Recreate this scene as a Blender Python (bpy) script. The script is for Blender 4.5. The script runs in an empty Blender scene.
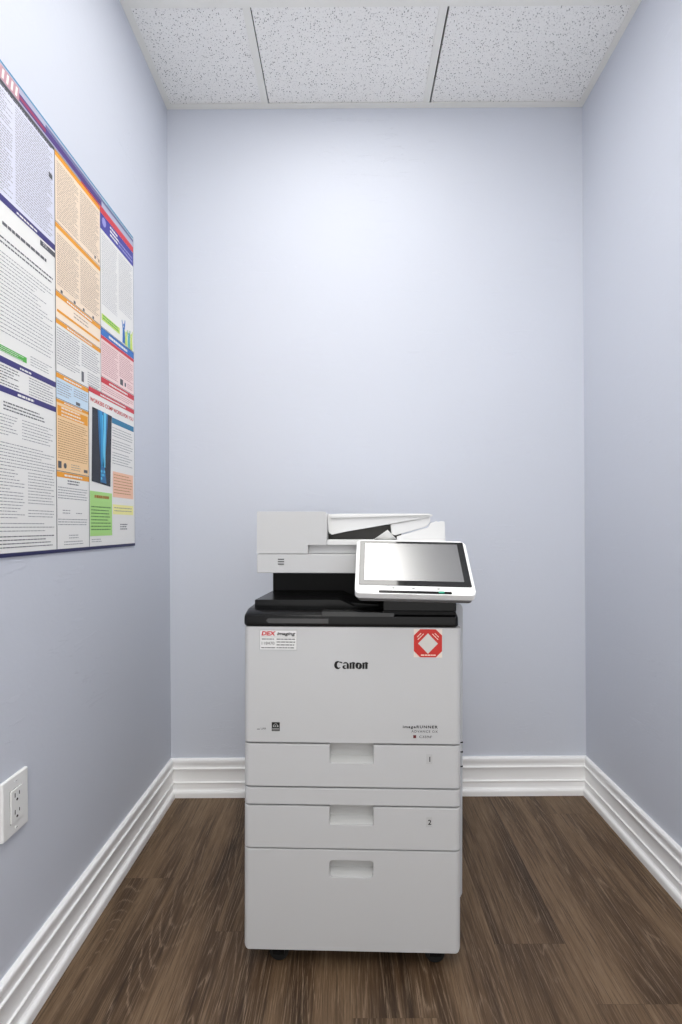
import bpy, bmesh, math, random
from mathutils import Matrix, Vector
random.seed(7)
S = bpy.context.scene
COL = S.collection
# ------------------------------------------------------------------ room metrics (metres)
XL, XR, YB, YF, ZC = -0.7026, 0.9266, 1.7855, -1.10, 2.6886
CAM_H = 1.05

# ------------------------------------------------------------------ materials
def s2l(c):
    return tuple(((x/255)/12.92 if x/255 <= 0.04045 else ((x/255+0.055)/1.055)**2.4) for x in c)
MATS = {}
def mat(name, rgb, rough=0.5, metal=0.0, spec=0.5, ior=1.45, coat=0.0, emit=None, estr=0.0):
    if name in MATS: return MATS[name]
    m = bpy.data.materials.new(name); m.use_nodes = True
    b = m.node_tree.nodes['Principled BSDF']
    b.inputs['Base Color'].default_value = (*s2l(rgb), 1)
    b.inputs['Roughness'].default_value = rough
    b.inputs['Metallic'].default_value = metal
    b.inputs['Specular IOR Level'].default_value = spec
    b.inputs['IOR'].default_value = ior
    b.inputs['Coat Weight'].default_value = coat
    if emit:
        b.inputs['Emission Color'].default_value = (*s2l(emit), 1)
        b.inputs['Emission Strength'].default_value = estr
    MATS[name] = m
    return m
class NT:
    def __init__(s, m): s.t = m.node_tree; s.b = s.t.nodes['Principled BSDF']
    def n(s, typ, **kw):
        x = s.t.nodes.new(typ)
        for k, v in kw.items():
            if k.startswith('i_'):
                key = k[2:]
                x.inputs[int(key) if key.isdigit() else key.replace('_', ' ')].default_value = v
            else: setattr(x, k, v)
        return x
    def l(s, a, b): s.t.links.new(a, b)
    def math(s, op, a, b=None, clamp=False):
        x = s.t.nodes.new('ShaderNodeMath'); x.operation = op; x.use_clamp = clamp
        for i, v in enumerate((a, b)):
            if v is None: continue
            if hasattr(v, 'links') or hasattr(v, 'is_linked'): s.l(v, x.inputs[i])
            else: x.inputs[i].default_value = v
        return x.outputs[0]
    def ramp(s, fac, stops):
        x = s.t.nodes.new('ShaderNodeValToRGB')
        e = x.color_ramp.elements
        while len(e) < len(stops): e.new(0.5)
        for el, (p, c) in zip(e, stops):
            el.position = p; el.color = (*c, 1)
        s.l(fac, x.inputs[0]); return x.outputs[0]
    def mix(s, blend, fac, a, b):
        x = s.t.nodes.new('ShaderNodeMix'); x.data_type = 'RGBA'; x.blend_type = blend
        for sock, v in ((x.inputs[0], fac), (x.inputs[6], a), (x.inputs[7], b)):
            if hasattr(v, 'is_linked'): s.l(v, sock)
            else: sock.default_value = v if not isinstance(v, tuple) else (*v, 1)
        return x.outputs[2]

def wall_material():
    m = mat('wall_paint', (204, 208, 218), rough=0.6, spec=0.4)
    k = NT(m)
    g = k.n('ShaderNodeNewGeometry')
    a = k.n('ShaderNodeTexNoise', i_Scale=95.0, i_Detail=3.0)
    b = k.n('ShaderNodeTexNoise', i_Scale=11.0, i_Detail=5.0, i_Roughness=0.7)
    for t in (a, b): k.l(g.outputs['Position'], t.inputs['Vector'])
    # scattered trowel ridges: short horizontal creases where a slow mask is high
    mp = k.n('ShaderNodeMapping'); mp.inputs['Scale'].default_value = (9, 9, 55)
    k.l(g.outputs['Position'], mp.inputs['Vector'])
    c = k.n('ShaderNodeTexNoise', i_Scale=1.0, i_Detail=4.0, i_Distortion=1.2); k.l(mp.outputs[0], c.inputs['Vector'])
    d = k.n('ShaderNodeTexNoise', i_Scale=3.3, i_Detail=1.0); k.l(g.outputs['Position'], d.inputs['Vector'])
    mask = k.math('MULTIPLY', k.math('SUBTRACT', d.outputs['Fac'], 0.51, True), 8.0, True)
    ridge = k.math('MULTIPLY', k.math('GREATER_THAN', c.outputs['Fac'], 0.62), mask)
    h = k.math('ADD', k.math('MULTIPLY', a.outputs['Fac'], 0.10), k.math('MULTIPLY', b.outputs['Fac'], 0.35))
    h = k.math('ADD', h, k.math('MULTIPLY', ridge, 2.0))
    bp = k.n('ShaderNodeBump', i_Strength=0.45, i_Distance=0.004)
    k.l(h, bp.inputs['Height']); k.l(bp.outputs[0], k.b.inputs['Normal'])
    return m
M_WALL = wall_material()

def floor_material():
    m = mat('vinyl_wood_planks', (95, 75, 58), rough=0.42, spec=0.35)
    k = NT(m)
    g = k.n('ShaderNodeNewGeometry')
    at = k.n('ShaderNodeAttribute', attribute_name='plank')
    pid = at.outputs['Fac']
    off = k.n('ShaderNodeCombineXYZ')
    k.l(k.math('MULTIPLY', pid, 7.31), off.inputs[0]); k.l(k.math('MULTIPLY', pid, 13.7), off.inputs[1]); k.l(pid, off.inputs[2])
    add = k.n('ShaderNodeVectorMath', operation='ADD'); k.l(g.outputs['Position'], add.inputs[0]); k.l(off.outputs[0], add.inputs[1])
    def stretched(sx, sy, **kw):
        mp = k.n('ShaderNodeMapping'); mp.inputs['Scale'].default_value = (sx, sy, 1)
        k.l(add.outputs[0], mp.inputs['Vector'])
        t = k.n('ShaderNodeTexNoise', **kw); t.inputs['Scale'].default_value = 1.0
        k.l(mp.outputs[0], t.inputs['Vector']); return t.outputs['Fac']
    broad = stretched(13, 1.1, i_Detail=2.0, i_Distortion=0.5)
    mid = stretched(60, 2.2, i_Detail=4.0, i_Roughness=0.6)
    fine = stretched(210, 5, i_Detail=5.0, i_Roughness=0.8)
    cont = stretched(7.0, 0.8, i_Detail=1.0, i_Distortion=0.3)
    speck = stretched(380, 13, i_Detail=3.0, i_Roughness=0.65)
    flame = k.math('ABSOLUTE', k.math('SINE', k.math('ADD', k.math('MULTIPLY', cont, 85.0), k.math('MULTIPLY', fine, 2.5))))
    v = k.math('ADD', k.math('ADD', k.math('MULTIPLY', broad, 0.60), k.math('MULTIPLY', mid, 0.24)), k.math('MULTIPLY', fine, 0.16))
    col = k.ramp(v, [(0.36, s2l((62, 45, 31))), (0.45, s2l((92, 70, 50))), (0.53, s2l((126, 101, 76))), (0.64, s2l((146, 120, 93)))])
    # whitish cerused pores along the grain, strongest on the flame lines of the dark bands
    line = k.math('POWER', k.math('SUBTRACT', 1.0, flame), 5.0)
    dark = k.math('MULTIPLY', k.math('SUBTRACT', 0.56, broad), 7.0, True)
    line = k.math('MULTIPLY', k.math('MULTIPLY', line, dark, True), k.math('GREATER_THAN', speck, 0.42))
    fleck = k.math('MULTIPLY', k.math('MULTIPLY', k.math('SUBTRACT', 0.45, fine), 10.0, True), 0.42)
    col = k.mix('MIX', fleck, col, s2l((176, 150, 122)))
    col = k.mix('MIX', k.math('MULTIPLY', line, 0.75), col, s2l((168, 143, 118)))
    col = k.mix('MIX', k.math('MULTIPLY', k.math('MULTIPLY', k.math('SUBTRACT', speck, 0.53), 9.0, True), 0.26), col, s2l((178, 154, 128)))
    col = k.mix('MIX', k.math('MULTIPLY', k.math('MULTIPLY', k.math('SUBTRACT', 0.47, speck), 9.0, True), 0.28), col, s2l((56, 42, 31)))
    pore = k.math('MULTIPLY', k.math('MULTIPLY', k.math('SUBTRACT', fine, 0.52), 10.0, True), 0.62)
    col = k.mix('MIX', pore, col, s2l((52, 38, 28)))
    pr = k.math('ADD', 0.66, k.math('MULTIPLY', pid, 0.10))
    cc = k.n('ShaderNodeCombineColor'); [k.l(pr, cc.inputs[i]) for i in range(3)]
    col = k.mix('MULTIPLY', 1.0, col, cc.outputs[0])
    k.l(col, k.b.inputs['Base Color'])
    bp = k.n('ShaderNodeBump', i_Strength=0.25, i_Distance=0.0008); k.l(fine, bp.inputs['Height']); k.l(bp.outputs[0], k.b.inputs['Normal'])
    return m

def tile_material():
    m = mat('acoustic_tile', (226, 226, 224), rough=0.95, spec=0.1)
    k = NT(m)
    g = k.n('ShaderNodeNewGeometry')
    a = k.n('ShaderNodeTexNoise', i_Scale=230.0, i_Detail=3.0, i_Roughness=0.6)
    b = k.n('ShaderNodeTexNoise', i_Scale=90.0, i_Detail=3.0, i_Distortion=2.0)
    v = k.n('ShaderNodeTexVoronoi', i_Scale=175.0, i_Randomness=1.0)
    for t in (a, b, v): k.l(g.outputs['Position'], t.inputs['Vector'])
    p1 = k.math('MULTIPLY', k.math('SUBTRACT', a.outputs['Fac'], 0.595), 16.0, True)
    sel = k.n('ShaderNodeSeparateColor'); k.l(v.outputs['Color'], sel.inputs[0])
    dot = k.math('MULTIPLY', k.math('LESS_THAN', v.outputs['Distance'], 0.30), k.math('GREATER_THAN', sel.outputs[0], 0.74))
    fis = k.math('MULTIPLY', k.math('SUBTRACT', b.outputs['Fac'], 0.67), 14.0, True)
    pit = k.math('MAXIMUM', k.math('MAXIMUM', k.math('MULTIPLY', p1, 0.55), k.math('MULTIPLY', dot, 0.85)), k.math('MULTIPLY', fis, 0.5))
    col = k.mix('MIX', pit, s2l((250, 249, 246)), s2l((80, 78, 74)))
    k.l(col, k.b.inputs['Base Color'])
    bp = k.n('ShaderNodeBump', i_Strength=0.5, i_Distance=0.002, invert=True); k.l(pit, bp.inputs['Height']); k.l(bp.outputs[0], k.b.inputs['Normal'])
    return m

M_FLOOR = floor_material(); M_TILE = tile_material()
M_TRIM = mat('trim_white', (247, 247, 247), rough=0.28)
M_TEE = mat('tee_white', (240, 239, 233), rough=0.5)
M_PLENUM = mat('plenum_dark', (40, 40, 40), rough=0.9)
M_BODY = mat('printer_grey_white', (194, 194, 194), rough=0.38)
M_BODY2 = mat('printer_white', (220, 220, 219), rough=0.34)
M_SIDE = mat('printer_side_grey', (180, 182, 186), rough=0.45)
M_POCKET = mat('pocket_grey', (184, 184, 182), rough=0.45)
M_SEAM = mat('seam_dark', (26, 26, 26), rough=0.8)
M_BLACK = mat('printer_black', (10, 10, 11), rough=0.24, spec=0.28)
M_BLACKM = mat('printer_black_matt', (12, 12, 12), rough=0.5, spec=0.25)
M_DKGREY = mat('printer_dark_grey', (48, 48, 48), rough=0.2)
M_CAVITY = mat('feeder_dark', (66, 65, 62), rough=0.6)
M_RUBBER = mat('rubber', (16, 16, 16), rough=0.6)
M_METAL = mat('screw_metal', (170, 168, 162), rough=0.35, metal=1.0)
M_INK = mat('ink_black', (9, 9, 9), rough=0.5)
M_PAPER = mat('paper_white', (236, 236, 234), rough=0.6)
M_RED = mat('sticker_red', (196, 38, 30), rough=0.4)
M_REDINK = mat('ink_red', (200, 30, 34), rough=0.5)
M_LBL = mat('label_pale', (186, 186, 185), rough=0.4)
M_OUTLET = mat('outlet_white', (234, 234, 232), rough=0.28)
M_SLOT = mat('slot_dark', (38, 34, 32), rough=0.6)

# ------------------------------------------------------------------ helpers
def link(o, parent=None):
    COL.objects.link(o)
    if parent: o.parent = parent
    return o
def from_bm(name, bm, mats, parent=None, smooth=True, angle=35):
    bmesh.ops.recalc_face_normals(bm, faces=bm.faces)
    me = bpy.data.meshes.new(name); bm.to_mesh(me); bm.free()
    for m in (mats if isinstance(mats, (list, tuple)) else [mats]): me.materials.append(m)
    if smooth:
        me.polygons.foreach_set('use_smooth', [True]*len(me.polygons))
        me.set_sharp_from_angle(angle=math.radians(angle))
    o = link(bpy.data.objects.new(name, me), parent)
    if smooth: soften(o)
    return o
def soften(o):
    w = o.modifiers.new('weighted_normals', 'WEIGHTED_NORMAL'); w.keep_sharp = True; w.weight = 80
def tag(o, label, cat, group=None):
    o['label'] = label; o['category'] = cat
    if group: o['group'] = group
    return o
def structure(o):
    o['kind'] = 'structure'; return o
def empty(name, loc=(0, 0, 0), rot=(0, 0, 0)):
    o = bpy.data.objects.new(name, None); o.location = loc; o.rotation_euler = rot; o.empty_display_size = 0.05
    return link(o)
def add_box(bm, x0, x1, y0, y1, z0, z1, mi=0):
    v = [bm.verts.new(p) for p in ((x0,y0,z0),(x1,y0,z0),(x1,y1,z0),(x0,y1,z0),(x0,y0,z1),(x1,y0,z1),(x1,y1,z1),(x0,y1,z1))]
    fs = [bm.faces.new([v[i] for i in q]) for q in ((0,3,2,1),(4,5,6,7),(0,1,5,4),(1,2,6,5),(2,3,7,6),(3,0,4,7))]
    for f in fs: f.material_index = mi
    return v, fs
def bev(bm, edges, w, seg=3):
    if edges: bmesh.ops.bevel(bm, geom=list(edges), offset=w, segments=seg, affect='EDGES', profile=0.5, clamp_overlap=True)
def box(name, x0, x1, y0, y1, z0, z1, m, parent=None, b=0.0015, seg=2):
    bm = bmesh.new(); add_box(bm, x0, x1, y0, y1, z0, z1)
    if b: bev(bm, bm.edges[:], b, seg)
    return from_bm(name, bm, m, parent)
def prism_xz(bm, pts, y0, y1, back=None, mi=0):
    """polygon in XZ extruded along Y; back gives other points for the far end"""
    a = [bm.verts.new((x, y0, z)) for x, z in pts]; c = [bm.verts.new((x, y1, z)) for x, z in (back or pts)]
    n = len(pts)
    fs = [bm.faces.new(a), bm.faces.new(c[::-1])] + [bm.faces.new((a[i], c[i], c[(i+1) % n], a[(i+1) % n])) for i in range(n)]
    for f in fs: f.material_index = mi
    bmesh.ops.recalc_face_normals(bm, faces=fs)
def prism(name, pts, y0, y1, m, parent, b=0.0015, seg=2, back=None):
    bm = bmesh.new(); prism_xz(bm, pts, y0, y1, back)
    if b: bev(bm, bm.edges[:], b, seg)
    return from_bm(name, bm, m, parent)
def round_poly(pts, r, seg=5):
    out = []; n = len(pts)
    for i, p in enumerate(pts):
        rr = r[i] if isinstance(r, (list, tuple)) else r
        p = Vector(p); a = Vector(pts[i-1]); c = Vector(pts[(i+1) % n])
        if rr <= 0: out.append(tuple(p)); continue
        da = (a-p).normalized(); dc = (c-p).normalized()
        half = da.angle(dc)/2; t = rr/math.tan(half)
        p0 = p+da*t; p1 = p+dc*t; ctr = p+(da+dc).normalized()*(rr/math.sin(half))
        a0 = math.atan2(p0.y-ctr.y, p0.x-ctr.x); a1 = math.atan2(p1.y-ctr.y, p1.x-ctr.x); d = (a1-a0+math.pi) % (2*math.pi)-math.pi
        for k in range(seg+1):
            q = a0+d*k/seg; out.append((ctr.x+rr*math.cos(q), ctr.y+rr*math.sin(q)))
    return out
def rrect(x0, x1, z0, z1, r, seg=5): return round_poly([(x0, z0), (x1, z0), (x1, z1), (x0, z1)], r, seg)
def cyl(bm, c, axis, r, h, seg=24, mi=0, r2=None):
    ax = Vector(axis).normalized(); q = Vector((0, 0, 1)).rotation_difference(ax).to_matrix().to_4x4()
    res = bmesh.ops.create_cone(bm, cap_ends=True, segments=seg, radius1=r, radius2=r if r2 is None else r2, depth=h, matrix=Matrix.Translation(c) @ q)
    for f in {f for v in res['verts'] for f in v.link_faces}: f.material_index = mi
def finish(o):
    """apply the modifiers of o into its mesh"""
    dg = bpy.context.evaluated_depsgraph_get(); dg.update()
    me = bpy.data.meshes.new_from_object(o.evaluated_get(dg)); o.modifiers.clear(); o.data = me
    return o
def carve(o, cutter_bm, bevel=0.0, op='DIFFERENCE'):
    me = bpy.data.meshes.new('cut'); bmesh.ops.recalc_face_normals(cutter_bm, faces=cutter_bm.faces); cutter_bm.to_mesh(me); cutter_bm.free()
    c = bpy.data.objects.new('cut', me); COL.objects.link(c); c.parent = o.parent
    o.modifiers.clear(); md = o.modifiers.new('b', 'BOOLEAN'); md.object = c; md.operation = op; md.solver = 'EXACT'
    if bevel:
        bv = o.modifiers.new('v', 'BEVEL'); bv.width = bevel; bv.segments = 2; bv.limit_method = 'ANGLE'; bv.angle_limit = math.radians(50)
    o.update_tag(); c.update_tag(); bpy.context.view_layer.update(); finish(o)
    bpy.data.objects.remove(c); bpy.context.view_layer.update()
    o.data.polygons.foreach_set('use_smooth', [True]*len(o.data.polygons)); o.data.set_sharp_from_angle(angle=math.radians(32)); soften(o)
    return o
def text_flat(s, size, bold=0.0, shear=0.0, align='LEFT', space=1.0):
    """list of polygons (2-D) of a line of lettering"""
    c = bpy.data.curves.new('t', 'FONT'); c.body = s; c.size = size; c.offset = bold*size; c.shear = shear
    c.align_x = align; c.space_character = space; c.fill_mode = 'FRONT'; c.resolution_u = 3
    o = bpy.data.objects.new('t', c); COL.objects.link(o); bpy.context.view_layer.update()
    dg = bpy.context.evaluated_depsgraph_get()
    me = bpy.data.meshes.new_from_object(o.evaluated_get(dg))
    pl = [[(me.vertices[i].co.x, me.vertices[i].co.y) for i in p.vertices] for p in me.polygons]
    bpy.data.objects.remove(o); bpy.data.curves.remove(c); bpy.data.meshes.remove(me)
    return pl
class Flat:
    """printed matter: flat polygons laid on a plane given by the function f(u, v, lift)"""
    def __init__(s, f): s.bm = bmesh.new(); s.f = f; s.m = []
    def poly(s, pts, m, lift=0.0):
        if m not in s.m: s.m.append(m)
        try: fa = s.bm.faces.new([s.bm.verts.new(s.f(u, v, lift)) for u, v in pts])
        except ValueError: return
        fa.material_index = s.m.index(m)
    def rect(s, u0, u1, v0, v1, m, lift=0.0): s.poly([(u0, v0), (u1, v0), (u1, v1), (u0, v1)], m, lift)
    def text(s, t, u, v, size, m, lift=0.0, width=None, **kw):
        pl = text_flat(t, size, **kw)
        if width:
            xs = [p[0] for q in pl for p in q]; k = width/(max(xs)-min(xs)); x0 = min(xs)
            pl = [[((a-x0)*k, b) for a, b in q] for q in pl]
        for q in pl: s.poly([(u+a, v+b) for a, b in q], m, lift)
    def lines(s, u0, u1, v0, v1, m, pitch=0.006, h=0.0022, lift=0.0, ragged=0.12, word=(0.003, 0.012), gap=0.0016):
        v = v1-pitch*0.7
        while v > v0:
            end = u1-(random.random()**3)*(u1-u0)*ragged*2; u = u0
            while u < end:
                w = random.uniform(*word); e = min(u+w, end)
                s.rect(u, e, v, v+h, m, lift); u = e+gap
            v -= pitch
    def stroke(s, pts, wid, m, lift=0.0):
        n = len(pts); L = []; R = []
        for i in range(n):
            a = Vector(pts[max(i-1, 0)]); b = Vector(pts[min(i+1, n-1)]); d = (b-a).normalized(); nn = Vector((-d.y, d.x))*wid[i]/2
            L.append(Vector(pts[i])+nn); R.append(Vector(pts[i])-nn)
        for i in range(n-1): s.poly([tuple(L[i]), tuple(R[i]), tuple(R[i+1]), tuple(L[i+1])], m, lift)
    def done(s, name, parent):
        me = bpy.data.meshes.new(name); s.bm.to_mesh(me); s.bm.free()
        for m in s.m: me.materials.append(m)
        return link(bpy.data.objects.new(name, me), parent)

# ------------------------------------------------------------------ the room
def slab(name, x0, x1, y0, y1, z0, z1, m):
    bm = bmesh.new(); add_box(bm, x0, x1, y0, y1, z0, z1); return structure(from_bm(name, bm, m, smooth=False))
T = 0.10
slab('wall_back', XL-T, XR+T, YB, YB+T, -0.12, 2.90, M_WALL)
slab('wall_left', XL-T, XL, YF, YB, -0.12, 2.90, M_WALL)
slab('wall_right', XR, XR+T, YF, YB, -0.12, 2.90, M_WALL)

# floor: planks laid away from the viewer, one face each
def build_floor():
    bm = bmesh.new(); lay = bm.faces.layers.float.new('plank')
    w = 0.178; joints = {-8: 1.361, -7: 0.72, -6: 1.18, -5: 0.55, -4: 0.97, -3: 0.30, -2: 1.14, -1: 0.995, 0: 1.652, 1: 0.8}
    L = 1.22
    for k in range(-9, 2):
        x0 = max(0.715+k*w, XL-0.01); x1 = min(0.715+(k+1)*w, XR+0.01)
        if x1 <= x0: continue
        j = joints.get(k, random.uniform(0, 1.2)); ys = [YF]
        y = j-L*4
        while y < YB:
            if y > YF: ys.append(y)
            y += L
        ys.append(YB+0.01)
        for a, b in zip(ys, ys[1:]):
            g = 0.0002
            f = bm.faces.new([bm.verts.new(p) for p in ((x0+g, a+g, 0), (x1-g, a+g, 0), (x1-g, b-g, 0), (x0+g, b-g, 0))])
            f[lay] = random.random()
    # the seams' bed just below the planks, and the slab's sides
    add_box(bm, XL-T, XR+T, YF, YB+T, -0.12, -0.0006, 1)
    return structure(from_bm('floor', bm, [M_FLOOR, mat('seam_brown', (58, 44, 33), rough=0.6)], smooth=False))
build_floor()

# baseboards: one moulded profile (thickness, height), mitred in the corners
def arc(c, r, a0, a1, n): return [(c[0]+r*math.cos(math.radians(a0+(a1-a0)*i/n)), c[1]+r*math.sin(math.radians(a0+(a1-a0)*i/n))) for i in range(n+1)]
PROF = [(0, 0), (0.0247, 0), (0.0247, 0.012)] + arc((0.0150, 0.0160), 0.0095, 0, 85, 5) + [(0.0150, 0.0275), (0.0135, 0.030), (0.0130, 0.047), (0.0150, 0.0495), (0.0160, 0.0525), (0.0150, 0.0550), (0.0110, 0.0565),
        (0.0090, 0.064), (0.0082, 0.078), (0.0090, 0.092), (0.0112, 0.101), (0.0140, 0.1030), (0.0150, 0.1060), (0.0140, 0.1090), (0.0105, 0.1105), (0.0095, 0.1150), (0.0100, 0.1210), (0.0125, 0.1280), (0.0135, 0.1350), (0.0125, 0.1400), (0.0090, 0.1432), (0, 0.1434)]
def baseboard(name, f0, f1):
    bm = bmesh.new(); a = [bm.verts.new(f0(t, z)) for t, z in PROF]; b = [bm.verts.new(f1(t, z)) for t, z in PROF]; n = len(PROF)
    for i in range(n): bm.faces.new((a[i], b[i], b[(i+1) % n], a[(i+1) % n]))
    bm.faces.new(a); bm.faces.new(b[::-1])
    return structure(from_bm(name, bm, M_TRIM, angle=28))
baseboard('baseboard_back', lambda t, z: (XL+t, YB-t, z), lambda t, z: (XR-t, YB-t, z))
baseboard('baseboard_left', lambda t, z: (XL+t, YF, z), lambda t, z: (XL+t, YB-t, z))
baseboard('baseboard_right', lambda t, z: (XR-t, YF, z), lambda t, z: (XR-t, YB-t, z))

# suspended ceiling
ceil = slab('ceiling', XL-T, XR+T, YF, YB+T, 2.80, 2.90, M_PLENUM)
XT = (-0.3142, 0.3104); YT = (1.4245, 0.7925, 0.1605, -0.4715); TW = 0.0125
bm = bmesh.new()
for x in XT: add_box(bm, x-TW, x+TW, YF, YB-0.022, ZC, ZC+0.0015); add_box(bm, x-0.002, x+0.002, YF, YB, ZC+0.001, ZC+0.035)
for y in YT:
    for a, b in ((XL+0.02, XT[0]-TW), (XT[0]+TW, XT[1]-TW), (XT[1]+TW, XR-0.02)):
        if y in (YT[1], YT[3]) and a > XL+0.1 and b < XR-0.1: continue
        add_box(bm, a, b, y-TW, y+TW, ZC, ZC+0.0015); add_box(bm, a, b, y-0.002, y+0.002, ZC+0.001, ZC+0.035)
structure(from_bm('ceiling_grid', bm, M_TEE, ceil, smooth=False))
bm = bmesh.new()
for q in ((XL, XL+0.0225, YF, YB), (XR-0.0225, XR, YF, YB), (XL+0.0225, XR-0.0225, YB-0.0225, YB)): add_box(bm, *q, ZC-0.0008, ZC+0.0012)
structure(from_bm('wall_angle', bm, M_TEE, ceil, smooth=False))
xs = [(XL+0.008, XT[0]-0.006), (XT[0]+0.0150, XT[1]-0.010), (XT[1]+0.0190, XR-0.008)]
ys = [(YT[0]+0.006, YB-0.008), (YT[1]+0.006, YT[0]-0.006), (YT[2]+0.006, YT[1]-0.006), (YT[3]+0.006, YT[2]-0.006), (YF, YT[3]-0.006)]
for j, (y0, y1) in enumerate(ys):
    for i, (x0, x1) in enumerate(xs):
        if i == 1 and j in (1, 2, 3, 4): continue
        bm = bmesh.new(); add_box(bm, x0, x1, y0, y1, ZC+0.0032, ZC+0.018); bev(bm, bm.edges[:], 0.001, 1)
        structure(from_bm('ceiling_tile', bm, M_TILE, ceil, smooth=False))

# recessed troffer above the machine, and an added fill panel behind the viewer
def light_panel(y, label, power, kind):
    lamp = tag(empty('ceiling_light', (-0.0019, y, ZC)), label, 'ceiling light', 'recessed ceiling light panels')
    hx, hy = 0.298, 0.615
    bm = bmesh.new()
    for q in ((-hx, hx, -hy, -hy+0.02), (-hx, hx, hy-0.02, hy), (-hx, -hx+0.02, -hy+0.02, hy-0.02), (hx-0.02, hx, -hy+0.02, hy-0.02)): add_box(bm, *q, 0.003, 0.06)
    from_bm('frame', bm, M_TEE, lamp, smooth=False)
    bm = bmesh.new(); add_box(bm, -hx+0.02, hx-0.02, -hy+0.02, hy-0.02, 0.006, 0.010)
    from_bm('diffuser', bm, mat(kind, (240, 240, 240), emit=(255, 253, 248), estr=power), lamp, smooth=False)
light_panel(0.7925, 'recessed white ceiling light panel in the tile grid above the printer', 5.8, 'lamp_diffuser')
light_panel(-0.4715, 'added unseen ceiling fill panel behind the viewer', 10.0, 'fill_diffuser_front')  # added out of view as fill for the front and side walls

# ------------------------------------------------------------------ the printer
PR = tag(empty('printer', (0.0005, 1.07, 0.0), (0, 0.0084, -0.022)),
         'light grey floor standing office printer with paper drawers and a tilted touchscreen', 'printer')
W = 0.2562
def panel(name, z0, z1, depth=0.03, rv=0.014, rb=0.0, rt=0.0, parent=PR, y0=0.0):
    """front panel: rounded upright edges, optional rounded lower or upper corners"""
    bm = bmesh.new(); add_box(bm, -W, W, y0, y0+depth, z0, z1); bmesh.ops.recalc_face_normals(bm, faces=bm.faces); bm.normal_update()
    e1 = [e for e in bm.edges if all(abs(v.co.y-y0) < 1e-6 for v in e.verts) and abs(e.calc_face_angle(0)) > 1.0 and max(abs(v.co.x) for v in e.verts) > W-0.03 and abs(e.verts[0].co.z-e.verts[1].co.z) > 1e-4]
    bev(bm, e1, rv, 5)
    bm.normal_update(); e3 = [e for e in bm.edges if all(v.co.y < y0+depth-1e-5 for v in e.verts) and e.calc_face_angle(0) > 1.0]
    bev(bm, e3, 0.0012, 2)
    o = from_bm(name, bm, M_BODY, parent)
    if rb:
        c = bmesh.new(); prism_xz(c, round_poly([(-W-0.001, z0), (W+0.001, z0), (W+0.001, z1+0.01), (-W-0.001, z1+0.01)], [rb, rb, 0, 0], 6), y0-0.02, y0+depth+0.02)
        carve(o, c, 0.0, 'INTERSECT')
    return o

# carcass and base
body = box('body', -0.2465, 0.2470, 0.024, 0.640, 0.056, 0.828, M_BODY, PR, 0.004)
box('gap_filler', -0.2440, 0.2440, 0.0245, 0.0290, 0.058, 0.822, M_SEAM, PR, 0)
box('base_plate', -0.235, 0.235, 0.032, 0.620, 0.040, 0.058, M_BLACKM, PR, 0.003)
bm = bmesh.new(); prism_xz(bm, round_poly([(0.243, 0.139), (0.2555, 0.139), (0.2666, 0.162), (0.2666, 0.863), (0.243, 0.863)], [0, 0.004, 0.006, 0.012, 0], 4), 0.034, 0.610)
bev(bm, [e for e in bm.edges if all(abs(v.co.y-0.034) < 1e-6 for v in e.verts)], 0.003, 2)
side = from_bm('side_cover', bm, M_SIDE, PR)
for z in (0.528, 0.505, 0.470): box('side_slot', 0.2600, 0.2670, 0.0335, 0.060, z-0.0015, z+0.0015, M_SEAM, side, 0)

hx0, hx1 = -0.0526, 0.0505
def pocket(parent, z0, z1, top_open):
    """shallow sloping pocket behind a handle opening"""
    bm = bmesh.new(); e = 0.0008; yb = 0.0225
    x0, x1 = hx0-e, hx1+e
    P = [(x0, 0.003, z0-e), (x1, 0.003, z0-e), (x1, yb, z0+0.010), (x0, yb, z0+0.010), (x0, yb, z1+e), (x1, yb, z1+e)]
    v = [bm.verts.new(p) for p in P]
    bm.faces.new((v[0], v[1], v[2], v[3])); bm.faces.new((v[3], v[2], v[5], v[4]))
    a = bm.verts.new((x0, 0.003, z1+e)); b = bm.verts.new((x1, 0.003, z1+e))
    bm.faces.new((v[0], v[3], v[4], a)); bm.faces.new((v[1], b, v[5], v[2]))
    if not top_open: bm.faces.new((a, v[4], v[5], b))
    return from_bm('handle_recess', bm, M_POCKET, parent)
def cut_handle(o, z0, z1, r, through_top):
    bm = bmesh.new(); zt = z1+0.03 if through_top else z1
    prism_xz(bm, round_poly([(hx0, z0), (hx1, z0), (hx1, zt), (hx0, zt)], [r, r, 0 if through_top else r, 0 if through_top else r], 4), -0.03, 0.05)
    return carve(o, bm, 0.0012)
G = 0.0026
lower = panel('lower_drawer', 0.0490, 0.2890-G, rb=0.015)
cut_handle(lower, 0.2222, 0.2630, 0.008, False); pocket(lower, 0.2222, 0.2630, False)
d2 = panel('paper_drawer', 0.2890+G*0.4, 0.3912-G)
cut_handle(d2, 0.3462, 0.3912, 0.004, True); pocket(d2, 0.3462, 0.3896, True)
panel('divider_panel', 0.3912+G*0.6, 0.4338-G)
d1 = panel('paper_drawer', 0.4338+G*0.6, 0.5372-G)
cut_handle(d1, 0.4907, 0.5372, 0.004, True); pocket(d1, 0.4907, 0.5356, True)
door = panel('front_door', 0.5372+G*0.6, 0.8115)

front = lambda u, v, l: (u, -0.0006-l, v)
def number_label(ch, z0, z1, parent):
    f = Flat(front); f.rect(0.1738, 0.1879, z0, z1, M_LBL); f.text(ch, 0.1778, z0+0.0058, 0.0165, M_INK, 0.0003, bold=0.02)
    return f.done('number_label', parent)
number_label('1', 0.4926, 0.5158, d1); number_label('2', 0.3450, 0.3682, d2)

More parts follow.
